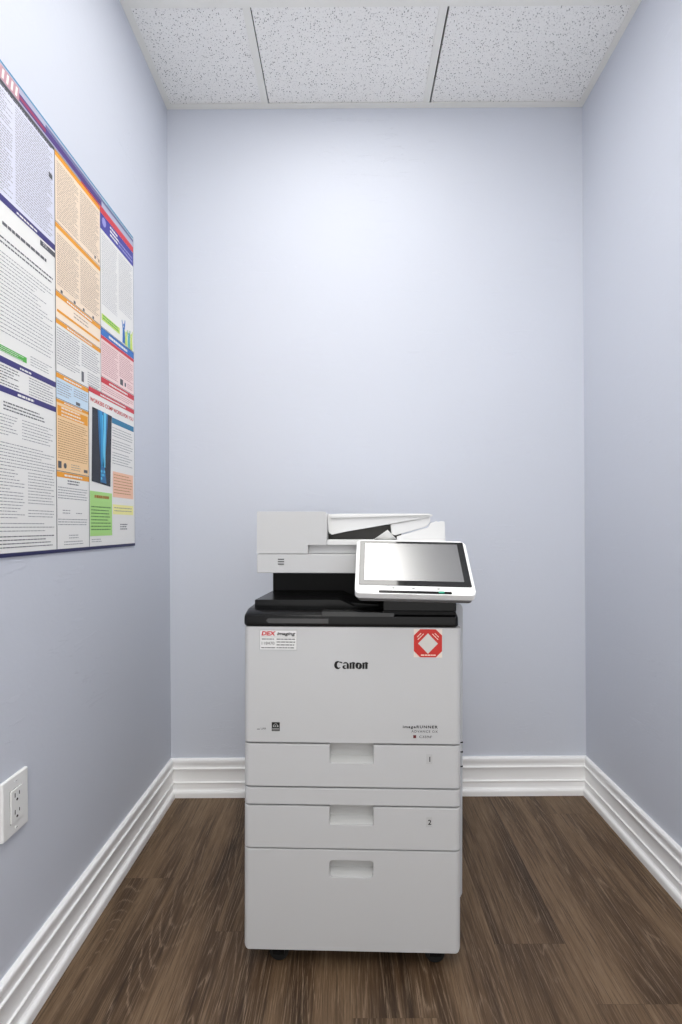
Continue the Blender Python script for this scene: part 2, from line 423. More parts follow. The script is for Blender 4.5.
# maker's name on the door: heavy roman lettering, drawn stroke by stroke
def brand(parent):
    f = Flat(front); x0, z0, k = -0.0416, 0.7140, 0.0172
    U = lambda pts: [(x0+a*k, z0+b*k) for a, b in pts]
    def st(pts, w): f.stroke(U(pts), [x*k for x in w], M_INK)
    def curve(cx, cy, rx, ry, a0, a1, n=16): return [(cx+rx*math.cos(math.radians(a0+(a1-a0)*i/n)), cy+ry*math.sin(math.radians(a0+(a1-a0)*i/n))) for i in range(n+1)]
    # C
    c = curve(0.50, 0.50, 0.36, 0.45, 52, 318, 22)
    st(c, [0.08+0.32*max(0, math.sin(math.pi*i/22))**1.3 for i in range(23)])
    f.poly(U([(0.60, 0.90), (0.84, 0.99), (1.12, 0.80), (0.96, 0.72), (0.74, 0.82)]), M_INK)
    # a
    st(curve(1.50, 0.62, 0.30, 0.20, 168, 0, 12), [0.10+0.10*math.sin(math.pi*i/12) for i in range(13)])
    st([(1.79, 0.70), (1.80, 0.50), (1.80, 0.0)], [0.26, 0.32, 0.32])
    b = curve(1.44, 0.235, 0.24, 0.175, 70, 310, 14); st(b, [0.08+0.20*math.sin(math.pi*i/14) for i in range(15)])
    def en(x):
        st([(x+0.14, 0.86), (x+0.14, 0.0)], [0.29, 0.29])
        st([(x+0.54, 0.70), (x+0.54, 0.0)], [0.32, 0.32])
        st(curve(x+0.44, 0.66, 0.22, 0.16, 165, 5, 8), [0.08, 0.10, 0.14, 0.18, 0.22, 0.26, 0.29, 0.31, 0.31])
    en(2.04)
    o = curve(3.29, 0.42, 0.27, 0.35, 90, 450, 32)
    st(o, [0.14+0.24*abs(math.sin(2*math.pi*i/32+0.25)) for i in range(33)])
    en(3.80)
    return f.done('brand_lettering', parent)
brand(door)
f = Flat(front)
f.text('imageRUNNER', 0.1188, 0.5764, 0.0088, M_INK, width=0.0817, bold=0.03, space=1.25)
f.text('ADVANCE DX', 0.1390, 0.5660, 0.0080, M_INK, width=0.0615, space=1.25)
f.rect(0.1432, 0.1500, 0.5528, 0.5600, mat('ink_maroon', (96, 16, 22)))
f.text('C359iF', 0.1570, 0.5535, 0.0080, M_INK, width=0.0300)
f.done('model_lettering', door)
f = Flat(front)
f.rect(-0.1898, -0.1708, 0.5655, 0.5865, M_INK)
f.stroke([(-0.187+0.0133*i/10, 0.5765+0.0065*math.sin(math.pi*i/10)) for i in range(11)], [0.0009]*11, M_LBL, 0.0003)
for q in ((0.0, 0.0045), (0.004, 0.0055), (0.009, 0.0050)): f.rect(-0.1865+q[0], -0.1865+q[0]+0.003, 0.576, 0.576+q[1]*0.5, M_LBL, 0.0003)
f.rect(-0.1885, -0.1722, 0.5716, 0.5726, M_LBL, 0.0003); f.rect(-0.1885, -0.1722, 0.5672, 0.5706, mat('ink_grey', (120, 120, 120)), 0.0003)
f.done('energy_emblem', door)
f = Flat(front); f.rect(-0.2245, -0.2175, 0.5690, 0.5705, M_INK); f.text('UFR', -0.2155, 0.5685, 0.0068, M_INK, width=0.0125); f.done('small_print', door)
# supplier sticker
f = Flat(front); u0, v0 = -0.2187, 0.7568
f.rect(u0, u0+0.0880, v0, v0+0.0470, mat('sticker_white', (224, 223, 221), rough=0.4))
e = 0.0006
for q in ((0, 0.088, 0, e), (0, 0.088, 0.047-e, 0.047), (0, e, 0, 0.047), (0.088-e, 0.088, 0, 0.047), (0.002, 0.086, 0.0305, 0.0311)): f.rect(u0+q[0], u0+q[1], v0+q[2], v0+q[3], mat('ink_grey', (120, 120, 120)), 0.0002)
f.text('DEX', u0+0.004, v0+0.0345, 0.0135, M_REDINK, 0.0003, width=0.0345, bold=0.04, shear=0.2)
f.text('imaging', u0+0.041, v0+0.0352, 0.0105, M_INK, 0.0003, width=0.0435, bold=0.03, shear=0.25)
f.text('118470', u0+0.005, v0+0.0125, 0.0100, M_INK, 0.0003, width=0.030)
kk = dict(m=M_INK, pitch=0.0068, h=0.0020, lift=0.0003, word=(0.004, 0.010), gap=0.0015, ragged=0.1)
f.lines(u0+0.005, u0+0.034, v0+0.0240, v0+0.0295, **kk); f.lines(u0+0.004, u0+0.037, v0+0.0028, v0+0.009, **kk)
f.lines(u0+0.040, u0+0.085, v0+0.004, v0+0.0295, **kk)
f.done('supplier_sticker', door)['label'] = 'white sticker with red and black lettering'
# octagonal red sticker with a pale diamond in the middle
f = Flat(front); uc, vc, h = 0.1770, 0.7754, 0.0332
f.rect(uc-h, uc+h, vc-h, vc+h, mat('sticker_cream', (226, 214, 202), rough=0.4))
q = h*0.99; a = q*0.56
f.poly([(uc-a, vc-q), (uc+a, vc-q), (uc+q, vc-a), (uc+q, vc+a), (uc+a, vc+q), (uc-a, vc+q), (uc-q, vc+a), (uc-q, vc-a)], M_RED, 0.0002)
f.poly([(uc, vc-0.0245), (uc+0.0232, vc-0.0005), (uc, vc+0.0235), (uc-0.0232, vc-0.0005)], mat('sticker_diamond', (206, 202, 196), rough=0.4), 0.0004)
mcream = mat('ink_cream', (238, 206, 190))
for sgn in (-1, 1):
    for row, (n_, d_) in enumerate(((3, 0.0052), (2, 0.0105))):
        for i in range(n_):
            t = (i-(n_-1)/2)*0.0068; cx_ = uc+sgn*(0.0132+d_*0.7+t*0.70*sgn*0+0); 
            px_, pz_ = uc+sgn*(0.0132+d_*0.70)+t*0.70, vc+(0.0118+d_*0.70)-sgn*t*0.70
            dx, dz = 0.0021, -sgn*0.0021
            f.poly([(px_-dx-0.0007*sgn, pz_-dz-0.0007), (px_+dx-0.0007*sgn, pz_+dz-0.0007), (px_+dx+0.0007*sgn, pz_+dz+0.0007), (px_-dx+0.0007*sgn, pz_-dz+0.0007)], mcream, 0.0004)
for i, w_ in enumerate((0.008, 0.005, 0.007, 0.004, 0.006)): 
    x_ = uc-0.0165+(0, 0.0095, 0.0155, 0.0235, 0.0285)[i]; f.rect(x_, x_+w_, vc-0.0292, vc-0.0262, mcream, 0.0004)
f.done('octagon_sticker', door)['label'] = 'red octagon sticker with a pale diamond'

# black output section
bm = bmesh.new()
prof = [(0.004, 0.8120), (-0.0015, 0.8150), (-0.003, 0.8240), (-0.001, 0.8370), (0.006, 0.8430), (0.034, 0.8500), (0.200, 0.8500), (0.200, 0.8120)]
a = [bm.verts.new((-W-0.0005, y, z)) for y, z in prof]; c = [bm.verts.new((0.2485, y, z)) for y, z in prof]; n = len(prof)
for i in range(n): bm.faces.new((a[i], c[i], c[(i+1) % n], a[(i+1) % n]))
bm.faces.new(a); bm.faces.new(c[::-1]); bmesh.ops.recalc_face_normals(bm, faces=bm.faces)
bev(bm, [e for e in bm.edges if all(v.co.x < -W+0.001 for v in e.verts) or all(v.co.x > 0.248 for v in e.verts)], 0.010, 5)
lip = from_bm('output_lip', bm, M_BLACK, PR)
prism('gloss_strip', [(-0.204, 0.8262), (-0.196, 0.8205), (-0.056, 0.8205), (-0.056, 0.8318), (-0.198, 0.8318)], -0.0045, 0.002, mat('strip_sheen_grey', (62, 62, 62), rough=0.25), lip, 0.0006)  # glossy inset strip; the highlight along it is put into its lighter grey
prism('tray_extension', [(-0.072, 0.8475), (-0.072, 0.8330), (0.020, 0.8305), (0.098, 0.8340), (0.098, 0.8460), (-0.030, 0.8475)], -0.001, 0.05, M_DKGREY, PR, 0.001)
tb = [(-0.223, 0.835), (-0.223, 0.870), (-0.030, 0.870), (0.034, 0.842), (0.034, 0.835)]
prism('output_tray', [(-0.2425, 0.846), (-0.2425, 0.8668), (-0.0318, 0.8680), (0.0300, 0.8405), (0.0300, 0.835)], 0.050, 0.200, M_BLACK, PR, 0.0016, 2, tb)
prism('output_tray_deck', [(-0.020, 0.846), (-0.020, 0.858), (0.066, 0.852), (0.066, 0.846)], 0.075, 0.200, M_BLACK, PR, 0.001)
box('output_housing', -0.2262, 0.2440, 0.200, 0.600, 0.820, 0.932, M_BLACKM, PR, 0.004)
col = box('panel_column', 0.0720, 0.2455, 0.008, 0.220, 0.8465, 0.905, M_BLACK, PR, 0.004)
box('panel_column_foot', 0.0720, 0.2435, 0.004, 0.200, 0.816, 0.850, M_BLACKM, PR, 0.002)

# scanner with document feeder
scan = box('scanner', -0.2487, 0.2395, 0.100, 0.620, 0.9278, 0.9768, M_BODY, PR, 0.0025)
bm = bmesh.new()
for z in (0.9635, 0.9572, 0.9510): add_box(bm, -0.1940, -0.1778, 0.0990, 0.101, z-0.0011, z+0.0011)
from_bm('vent_mark', bm, M_INK, scan, smooth=False)
box('feeder_base', -0.1300, 0.2375, 0.116, 0.600, 0.9775, 1.0010, M_BODY, PR, 0.001)
box('feeder_deck', -0.0676, 0.2375, 0.100, 0.600, 1.0004, 1.0137, M_BODY2, PR, 0.002)
prism('feeder_cover', round_poly([(-0.2487, 0.9780), (-0.1167, 0.9780), (-0.1167, 1.0004), (-0.0678, 1.0004), (-0.0678, 1.0867), (-0.2487, 1.0867)], [0.002, 0.001, 0.001, 0.001, 0.010, 0.004], 4), 0.100, 0.600, M_BODY, PR, 0.0015)
tray = prism('feed_tray', round_poly([(-0.0680, 1.0805), (-0.066, 1.034), (-0.0574, 1.0263), (-0.0214, 1.0345), (0.1018, 1.0560), (0.2060, 1.0750), (0.2120, 1.0790), (0.197, 1.0828), (-0.03, 1.0822)], [0, 0.002, 0.004, 0.01, 0, 0.001, 0.002, 0.01, 0.01], 4), 0.135, 0.420, M_BODY2, PR, 0.0025)
prism('feed_tray_edge', [(-0.060, 1.0785), (0.190, 1.0800), (0.202, 1.0785), (0.06, 1.0740), (-0.060, 1.0705)], 0.128, 0.140, M_BODY2, tray, 0.001)
prism('tray_support', [(0.0990, 1.0540), (0.1018, 1.0285), (0.1120, 1.0250), (0.1940, 1.0486), (0.2040, 1.0610), (0.2030, 1.0745)], 0.140, 0.400, M_BODY2, PR, 0.001)
prism('output_slot', [(-0.068, 1.0130), (0.130, 1.0130), (0.130, 1.030), (0.1005, 1.0540), (-0.0214, 1.0335), (-0.068, 1.0270)], 0.165, 0.500, M_CAVITY, PR, 0.001)
gz = round_poly([(0.1150, 1.0130), (0.2420, 1.0130), (0.2400, 1.0615), (0.2310, 1.0630), (0.2230, 1.0605), (0.2180, 1.0635), (0.2120, 1.0600), (0.2050, 1.0590), (0.1960, 1.0462), (0.1150, 1.0225)], 0, 1)
prism('output_guide', gz, 0.130, 0.136, M_BODY2, PR, 0.0006)

# paper corner sticking up out of the feeder's exit
bm = bmesh.new(); nx, ny = 20, 24; grid = []
for j in range(ny+1):
    row = []
    for i in range(nx+1):
        u, v = i/nx, j/ny
        tri = max(0.0, 1-abs(u-0.60)/(0.60 if u < 0.60 else 0.40))
        row.append(bm.verts.new((0.053+0.060*u, 0.108+0.050*v, 1.0144+0.0255*tri*max(0.0, 1-v*3.2)**1.2)))
    grid.append(row)
for j in range(ny):
    for i in range(nx): bm.faces.new((grid[j][i], grid[j][i+1], grid[j+1][i+1], grid[j+1][i]))
sheet = from_bm('paper_sheet', bm, M_PAPER)
sheet.modifiers.clear(); md = sheet.modifiers.new('s', 'SOLIDIFY'); md.thickness = 0.0004; md.offset = 1
bpy.context.view_layer.update(); finish(sheet)
sheet.matrix_world = Matrix.LocRotScale(PR.location, PR.rotation_euler, None)
tag(sheet, 'white paper sheet with a corner curled up under the feed tray of the printer', 'paper')

# tilted control panel
bc, tc = Vector((0.1475, 1.012, 0.8965)), Vector((0.1560, 1.148, 1.012))
MP = Matrix.LocRotScale(PR.location, PR.rotation_euler, None).inverted()
bc, tc = MP @ bc, MP @ tc
vv = (tc-bc).normalized(); uu = (Vector((1, 0, 0))-vv*vv.x).normalized(); nn = uu.cross(vv)
PM = Matrix((( uu.x, vv.x, nn.x, bc.x), (uu.y, vv.y, nn.y, bc.y), (uu.z, vv.z, nn.z, bc.z), (0, 0, 0, 1)))
HW, HH = 0.135, (tc-bc).length
def plate(name, pts, n0, n1, m, parent, b=0.001, seg=2, local=True):
    bm = bmesh.new(); lo = [bm.verts.new((x, y, n0)) for x, y in pts]; hi = [bm.verts.new((x, y, n1)) for x, y in pts]; n = len(pts)
    bm.faces.new(lo[::-1]); bm.faces.new(hi)
    for i in range(n): bm.faces.new((lo[i], lo[(i+1) % n], hi[(i+1) % n], hi[i]))
    if b: bev(bm, [e for e in bm.edges if abs(e.verts[0].co.z-e.verts[1].co.z) < 1e-7 and max(e.verts[0].co.z, e.verts[1].co.z) > max(n0, n1)-1e-6], b, seg)
    return from_bm(name, bm, m, parent)
cp = plate('control_panel', rrect(-HW, HW, 0.0, HH, 0.011, 6), -0.016, 0.0, mat('panel_white', (240, 240, 239), rough=0.3), PR, 0.004, 3)
cp.matrix_local = PM
plate('panel_back', rrect(-HW+0.006, HW-0.006, -0.002, HH-0.006, 0.010, 5), -0.023, -0.0165, mat('panel_under', (96, 96, 96), rough=0.4), cp, 0)
glass = mat('panel_glass', (14, 14, 15), rough=0.06, ior=1.72)
screen = mat('panel_display', (44, 44, 44), rough=0.27, ior=4.0)
plate('bezel', rrect(-HW+0.008, HW-0.006, 0.0245, HH-0.0045, 0.003, 4), -0.001, 0.0008, glass, cp, 0.0004, 1)
plate('touchscreen', rrect(-HW+0.021, HW-0.0215, 0.040, HH-0.0135, 0.001, 2), 0.0, 0.0012, screen, cp, 0)
plate('status_slot', rrect(-HW+0.054, HW-0.054, 0.0025, 0.0095, 0.002, 4), -0.001, 0.0009, M_BLACK, cp, 0)
plate('status_light', rrect(HW-0.083, HW-0.070, 0.0040, 0.0100, 0.002, 4), 0.0, 0.0014, mat('led_green', (40, 130, 105), rough=0.3, emit=(30, 150, 115), estr=0.12), cp, 0)
for x in (-0.048, -0.003, 0.053): plate('key_mark', rrect(x-0.003, x+0.003, 0.0160, 0.0195, 0.0015, 3), -0.001, 0.0006, mat('key_grey', (150, 150, 150)), cp, 0)
prism('panel_arm', [(0.085, 0.885), (0.215, 0.885), (0.205, 0.925), (0.095, 0.925)], 0.030, 0.120, M_BLACKM, PR, 0.003)

# casters
def caster(x, y):
    dz = x*0.0084; r = 0.0235
    bm = bmesh.new(); cyl(bm, (0, 0, r), (0, 1, 0), r, 0.020, 28); bev(bm, [e for e in bm.edges if e.calc_face_angle(0) > 1.2], 0.004, 3)
    w = from_bm('caster', bm, M_RUBBER, PR); w.location = (x, y, dz)
    bm = bmesh.new()
    for s in (-1, 1): add_box(bm, -0.014, 0.014, s*0.0125-0.0015, s*0.0125+0.0015, 0.020, 0.044-dz)
    add_box(bm, -0.020, 0.020, -0.016, 0.016, 0.0400-dz, 0.0440-dz); cyl(bm, (0, 0, r), (0, 1, 0), 0.004, 0.030, 12)
    from_bm('fork', bm, M_BLACKM, w, smooth=False)
for x, y in ((-0.176, 0.0345), (0.200, 0.0345), (-0.176, 0.580), (0.200, 0.580)): caster(x, y)

# ------------------------------------------------------------------ wall outlet
OY, OZ = 0.9475, 0.4755
out = tag(empty('wall_outlet', (XL, OY, OZ)), 'white double socket outlet plate low on the left wall', 'wall outlet')
def wplate(name, hw, hh, r, x0, x1, m, parent, b, cy=0, cz=0):
    bm = bmesh.new(); pts = rrect(cy-hw, cy+hw, cz-hh, cz+hh, r, 4); n = len(pts)
    lo = [bm.verts.new((x0, y, z)) for y, z in pts]; hi = [bm.verts.new((x1, y, z)) for y, z in pts]
    bm.faces.new(lo[::-1]); bm.faces.new(hi)
    for i in range(n): bm.faces.new((lo[i], lo[(i+1) % n], hi[(i+1) % n], hi[i]))
    if b: bev(bm, [e for e in bm.edges if all(v.co.x > x1-1e-6 for v in e.verts)], b, 3)
    return from_bm(name, bm, m, parent)
wplate('cover_plate', 0.0365, 0.0600, 0.003, 0.0, 0.0065, M_OUTLET, out, 0.0035)
rec = wplate('receptacle', 0.0167, 0.0335, 0.002, 0.004, 0.0090, M_OUTLET, out, 0.001)
wplate('receptacle_gap', 0.0176, 0.0344, 0.002, 0.004, 0.0067, mat('gap_grey', (120, 120, 118)), out, 0)
for cz in (0.0175, -0.0175):
    bm = bmesh.new()
    add_box(bm, 0.0088, 0.0093, -0.0072, -0.0052, cz-0.001, cz+0.0080); add_box(bm, 0.0088, 0.0093, 0.0052, 0.0072, cz, cz+0.0070)
    cyl(bm, (0.00905, 0, cz-0.0075), (1, 0, 0), 0.0026, 0.0005, 14)
    from_bm('socket_slots', bm, M_SLOT, rec, smooth=False)
for cz in (0.0485, -0.0485):
    bm = bmesh.new(); cyl(bm, (0.0066, 0, cz), (1, 0, 0), 0.003, 0.0016, 16, r2=0.0026); add_box(bm, 0.0072, 0.00755, -0.0024, 0.0024, cz-0.0004, cz+0.0004, 1)
    from_bm('screw', bm, [M_OUTLET, M_SLOT], out)

# ------------------------------------------------------------------ notice poster on the left wall
PO = tag(empty('poster', (XL, 1.145, 0.989)), 'large laminated workplace notice poster with many printed columns on the left wall', 'poster')
PY0, PY1, PZ0, PZ1 = 0.800, 1.4905, 0.9895, 2.0000
pf = lambda u, v, l: (0.0016+l, u-1.145, v-0.989)
ink = mat('print_grey', (150, 150, 154), rough=0.5); inkd = mat('print_dark', (98, 98, 104), rough=0.5)
navy = mat('print_navy', (58, 52, 118), rough=0.4); navyd = mat('print_deep_navy', (38, 40, 82), rough=0.4)
orange = mat('print_orange', (236, 158, 34), rough=0.4); red = mat('print_red', (208, 52, 66), rough=0.4)
white = mat('print_white', (234, 233, 230), rough=0.4); lav = mat('print_lavender', (218, 219, 234), rough=0.4)
peach = mat('print_peach', (243, 223, 200), rough=0.4); peach2 = mat('print_peach_light', (246, 228, 208), rough=0.4); peach3 = mat('print_peach_deep', (244, 208, 160), rough=0.4)
pale_blue = mat('print_pale_blue', (204, 224, 240), rough=0.4); pink = mat('print_pink', (246, 218, 216), rough=0.4)
blue = mat('print_blue', (42, 112, 190), rough=0.4); teal = mat('print_teal', (34, 120, 160), rough=0.4)
green = mat('print_green', (86, 178, 72), rough=0.4); lime = mat('print_lime', (206, 226, 110), rough=0.4)
pgreen = mat('print_pale_green', (172, 220, 132), rough=0.4); salmon = mat('print_salmon', (244, 196, 168), rough=0.4); yellow = mat('print_yellow', (244, 238, 160), rough=0.4)
dgrey = mat('print_charcoal', (82, 82, 88), rough=0.4); cyan = mat('xray_cyan', (40, 150, 205), rough=0.3); bone = mat('xray_bone', (96, 198, 236), rough=0.3); xdark = mat('xray_dark', (24, 30, 44), rough=0.25)
bm = bmesh.new(); add_box(bm, 0.0, 0.0015, PY0-1.145, PY1-1.145, PZ0-0.989, PZ1-0.989)
from_bm('sheet', bm, [white], PO, smooth=False)
A, B1, B2, L1 = PY0, 1.0915, 1.2915, 0.0003
ALT = 0.0006
def notice(name='notice'): return Flat(pf)
e = 0.0012
# top banner
f = Flat(pf)
f.rect(A, PY1, 1.958, PZ1, mat('banner_grey', (176, 178, 200)), L1)
f.rect(A, 0.975, 1.963, 1.992, mat('banner_rose', (196, 150, 160)), ALT)
for i in range(14): f.poly([(A+0.0125*i, 1.967), (A+0.0125*i+0.0055, 1.967), (A+0.0125*i+0.0085, 1.988), (A+0.0125*i+0.003, 1.988)], white, ALT+0.0002)
f.rect(0.975, 1.30, 1.966, 1.982, mat('banner_purple', (84, 62, 128)), ALT); f.rect(0.975, 1.06, 1.970, 1.978, mat('banner_wine', (150, 60, 96)), ALT+0.0002)
f.rect(1.06, PY1, 1.9825, 1.990, mat('banner_slate', (104, 110, 150)), ALT); f.rect(A, PY1, 1.9955, PZ1, mat('banner_blue', (72, 140, 178)), ALT)
f.rect(1.30, PY1, 1.9902, 1.9955, mat('banner_pale', (170, 196, 206)), ALT); f.lines(1.33, PY1-0.01, 1.984, 1.996, mat('banner_slate', (104, 110, 150)), pitch=0.005, h=0.002, lift=ALT+0.0002)
f.rect(A, B1, 1.9535, 1.9615, dgrey, ALT+0.0002)
f.rect(B2, PY1, 1.947, 1.966, red, ALT+0.0003); f.rect(1.20, B2, 1.9605, 1.965, red, ALT+0.0003)
f.done('banner', PO)
# first column: four notices
f = notice(); f.rect(A, B1, 1.726, 1.955, lav, L1)
f.lines(A, 0.955, 1.735, 1.945, ink, lift=ALT, pitch=0.0058, h=0.0018); f.lines(0.963, B1-0.008, 1.735, 1.945, ink, lift=ALT, pitch=0.0058, h=0.0018)
f.lines(A, B1-0.01, 1.947, 1.954, dgrey, lift=ALT, h=0.003); f.rect(1.070, 1.083, 1.876, 1.888, dgrey, ALT+0.0002)
f.done('notice', PO)
f = notice(); f.rect(A, B1, 1.3990, 1.7145, white, L1); f.rect(A, B1, 1.7130, 1.7275, navy, ALT); f.lines(0.965, 1.035, 1.715, 1.7255, white, lift=ALT+0.0003, h=0.004, pitch=0.012, word=(0.006, 0.012))
f.rect(1.039, B1, 1.6965, 1.7085, dgrey, ALT); f.lines(1.048, 1.065, 1.698, 1.708, white, lift=ALT+0.0003, pitch=0.004, h=0.0012)
f.lines(A, 0.920, 1.690, 1.702, green, lift=ALT, h=0.009, pitch=0.012, word=(0.006, 0.012)); f.lines(0.920, 1.010, 1.690, 1.702, inkd, lift=ALT, h=0.009, pitch=0.02, word=(0.006, 0.011), ragged=0)
f.lines(0.925, 1.060, 1.664, 1.682, inkd, lift=ALT, h=0.007, pitch=0.02, word=(0.006, 0.016), ragged=0); f.lines(0.955, 1.035, 1.652, 1.662, ink, lift=ALT, h=0.004, pitch=0.02, ragged=0)
f.lines(A, B1-0.006, 1.620, 1.646, inkd, lift=ALT, h=0.0036, pitch=0.010, ragged=0.05); f.lines(A, B1-0.01, 1.442, 1.615, ink, lift=ALT, h=0.0018, pitch=0.0080)
f.rect(A, 0.993, 1.4085, 1.421, green, ALT); f.lines(A, 0.985, 1.409, 1.420, white, lift=ALT+0.0003, h=0.0010, pitch=0.004, gap=0.001); f.lines(1.005, B1-0.012, 1.404, 1.432, ink, lift=ALT, h=0.0016, pitch=0.006)
f.done('notice', PO)
f = notice(); f.rect(A, B1, 1.3390, 1.3990, white, L1); f.rect(A, B1, 1.3855, 1.3985, navy, ALT); f.lines(0.972, 1.012, 1.387, 1.397, white, lift=ALT+0.0003, h=0.004, pitch=0.012)
f.lines(A, 0.972, 1.342, 1.383, inkd, lift=ALT, h=0.002, pitch=0.006); f.lines(1.000, B1-0.01, 1.342, 1.383, ink, lift=ALT, h=0.002, pitch=0.006)
f.done('notice', PO)
f = notice(); f.rect(A, B1, PZ0+0.008, 1.3390, white, L1); f.rect(A, B1, 1.3265, 1.3390, navy, ALT); f.lines(0.965, 1.015, 1.328, 1.338, white, lift=ALT+0.0003, h=0.005, pitch=0.012)
f.lines(0.955, 1.030, 1.312, 1.324, inkd, lift=ALT, h=0.006, pitch=0.02, ragged=0); f.lines(0.925, 1.050, 1.290, 1.311, inkd, lift=ALT, h=0.0028, pitch=0.007)
for a0, b0, z0, z1 in ((A, 0.965, 1.235, 1.285), (0.978, B1-0.012, 1.235, 1.285), (A, B1-0.006, 1.175, 1.228), (A, 0.985, 1.068, 1.174), (0.995, B1-0.008, 1.100, 1.174), (0.995, B1-0.01, 1.068, 1.092)): f.lines(a0, b0, z0, z1, ink, lift=ALT, h=0.0017, pitch=0.0066)
f.lines(A, B1-0.008, 1.040, 1.064, ink, lift=ALT, h=0.0018, pitch=0.008); f.lines(A, B1-0.01, 1.006, 1.036, inkd, lift=ALT, h=0.0022, pitch=0.0075, ragged=0.4)
f.done('notice', PO)
# second column
def band(f, u0, u1, z0, z1, m=orange, t=True):
    f.rect(u0, u1, z0, z1, m, ALT)
    if t: 
        w = (u1-u0)*0.28; c = (u0+u1)/2; f.lines(c-w, c+w, z0, z1, white, lift=ALT+0.0003, h=(z1-z0)*0.35, pitch=(z1-z0), ragged=0, word=(0.004, 0.01), gap=0.0016)
f = notice(); f.rect(B1+e, B2-e, 1.788, 1.962, peach, L1); band(f, B1+e, B2-e, 1.9475, 1.9595, orange, False)
mt = mat('print_tan', (176, 158, 142), rough=0.5)
f.lines(B1+0.008, 1.188, 1.795, 1.940, mt, lift=ALT, pitch=0.0055, h=0.0020); f.lines(1.195, B2-0.008, 1.800, 1.940, mt, lift=ALT, pitch=0.0055, h=0.0020)
f.rect(1.262, 1.268, 1.797, 1.806, dgrey, ALT); f.rect(1.280, 1.287, 1.797, 1.806, mt, ALT)
f.done('notice', PO)
f = notice(); f.rect(B1+e, B2-e, 1.620, 1.788, peach, L1); band(f, B1+e, B2-e, 1.7755, 1.7865, orange, False)
f.lines(1.24, B2-0.006, 1.768, 1.774, mt, lift=ALT, h=0.004, pitch=0.01)
f.lines(B1+0.008, 1.188, 1.635, 1.765, mt, lift=ALT, pitch=0.0055, h=0.0020); f.lines(1.195, B2-0.008, 1.635, 1.765, mt, lift=ALT, pitch=0.0055, h=0.0020)
for u in (1.112, 1.165, 1.205, 1.250): f.rect(u, u+0.008, 1.625, 1.632, dgrey, ALT)
f.done('notice', PO)
f = notice(); f.rect(B1+e, B2-e, 1.553, 1.620, peach2, L1); band(f, B1+e, B2-e, 1.609, 1.621); f.rect(B1+0.006, B2-0.006, 1.5725, 1.579, orange, ALT)
f.lines(1.165, 1.23, 1.585, 1.604, mt, lift=ALT, pitch=0.009, h=0.003, ragged=0); f.lines(1.11, 1.27, 1.558, 1.568, mt, lift=ALT, pitch=0.02, h=0.002)
f.done('notice', PO)
f = notice(); f.rect(B1+e, B2-e, 1.4235, 1.553, white, L1); band(f, B1+e, B2-e, 1.5435, 1.554)
f.lines(B1+0.006, 1.190, 1.445, 1.538, ink, lift=ALT, pitch=0.0062, h=0.0020); f.lines(1.198, B2-0.006, 1.475, 1.538, ink, lift=ALT, pitch=0.0062, h=0.0020); f.lines(1.225, B2-0.006, 1.432, 1.472, ink, lift=ALT, pitch=0.0062, h=0.0020)
f.rect(1.197, 1.208, 1.435, 1.462, inkd, ALT)
f.done('notice', PO)
C2 = 1.2285
f = notice(); f.rect(B1+e, C2, 1.357, 1.4235, pale_blue, L1); band(f, B1+e, C2, 1.413, 1.4245)
f.lines(B1+0.006, 1.155, 1.372, 1.408, ink, lift=ALT, pitch=0.006, h=0.002); f.lines(1.163, C2-0.005, 1.380, 1.408, ink, lift=ALT, pitch=0.006, h=0.002); f.rect(1.172, 1.190, 1.366, 1.374, inkd, ALT)
f.done('notice', PO)
f = notice(); f.rect(B1+e, C2, 1.1865, 1.357, peach3, L1); band(f, B1+e, C2, 1.3535, 1.361); band(f, B1+0.006, C2-0.005, 1.322, 1.347, orange, False); f.lines(B1+0.020, C2-0.02, 1.324, 1.347, peach2, lift=ALT+0.0005, h=0.0042, pitch=0.0085)
f.lines(B1+0.007, C2-0.006, 1.218, 1.316, mat('print_rust', (186, 142, 98)), lift=ALT, pitch=0.0058, h=0.0020, ragged=0.1)
f.rect(B1+0.007, B1+0.020, 1.195, 1.212, dgrey, ALT); f.poly([(1.126+0.006*math.cos(i), 1.203+0.007*math.sin(i)) for i in [k*0.6283 for k in range(10)]], dgrey, ALT); f.lines(1.15, 1.19, 1.194, 1.212, mt, lift=ALT, pitch=0.006, h=0.002); f.rect(1.205, 1.222, 1.195, 1.203, dgrey, ALT)
f.done('notice', PO)
f = notice(); f.rect(B1+e, C2, PZ0+0.008, 1.1865, white, L1); band(f, B1+e, C2, 1.173, 1.186)
f.lines(1.135, 1.190, 1.155, 1.170, inkd, lift=ALT, h=0.003, pitch=0.007)
for a0, b0, z0, z1 in ((B1+0.006, C2-0.008, 1.115, 1.152), (1.115, 1.145, 1.080, 1.096), (1.170, 1.200, 1.080, 1.090), (B1+0.006, C2-0.01, 1.05, 1.074), (1.14, 1.18, 1.022, 1.034), (1.120, 1.200, 1.004, 1.018)): f.lines(a0, b0, z0, z1, ink, lift=ALT, h=0.002, pitch=0.0065)
f.done('notice', PO)
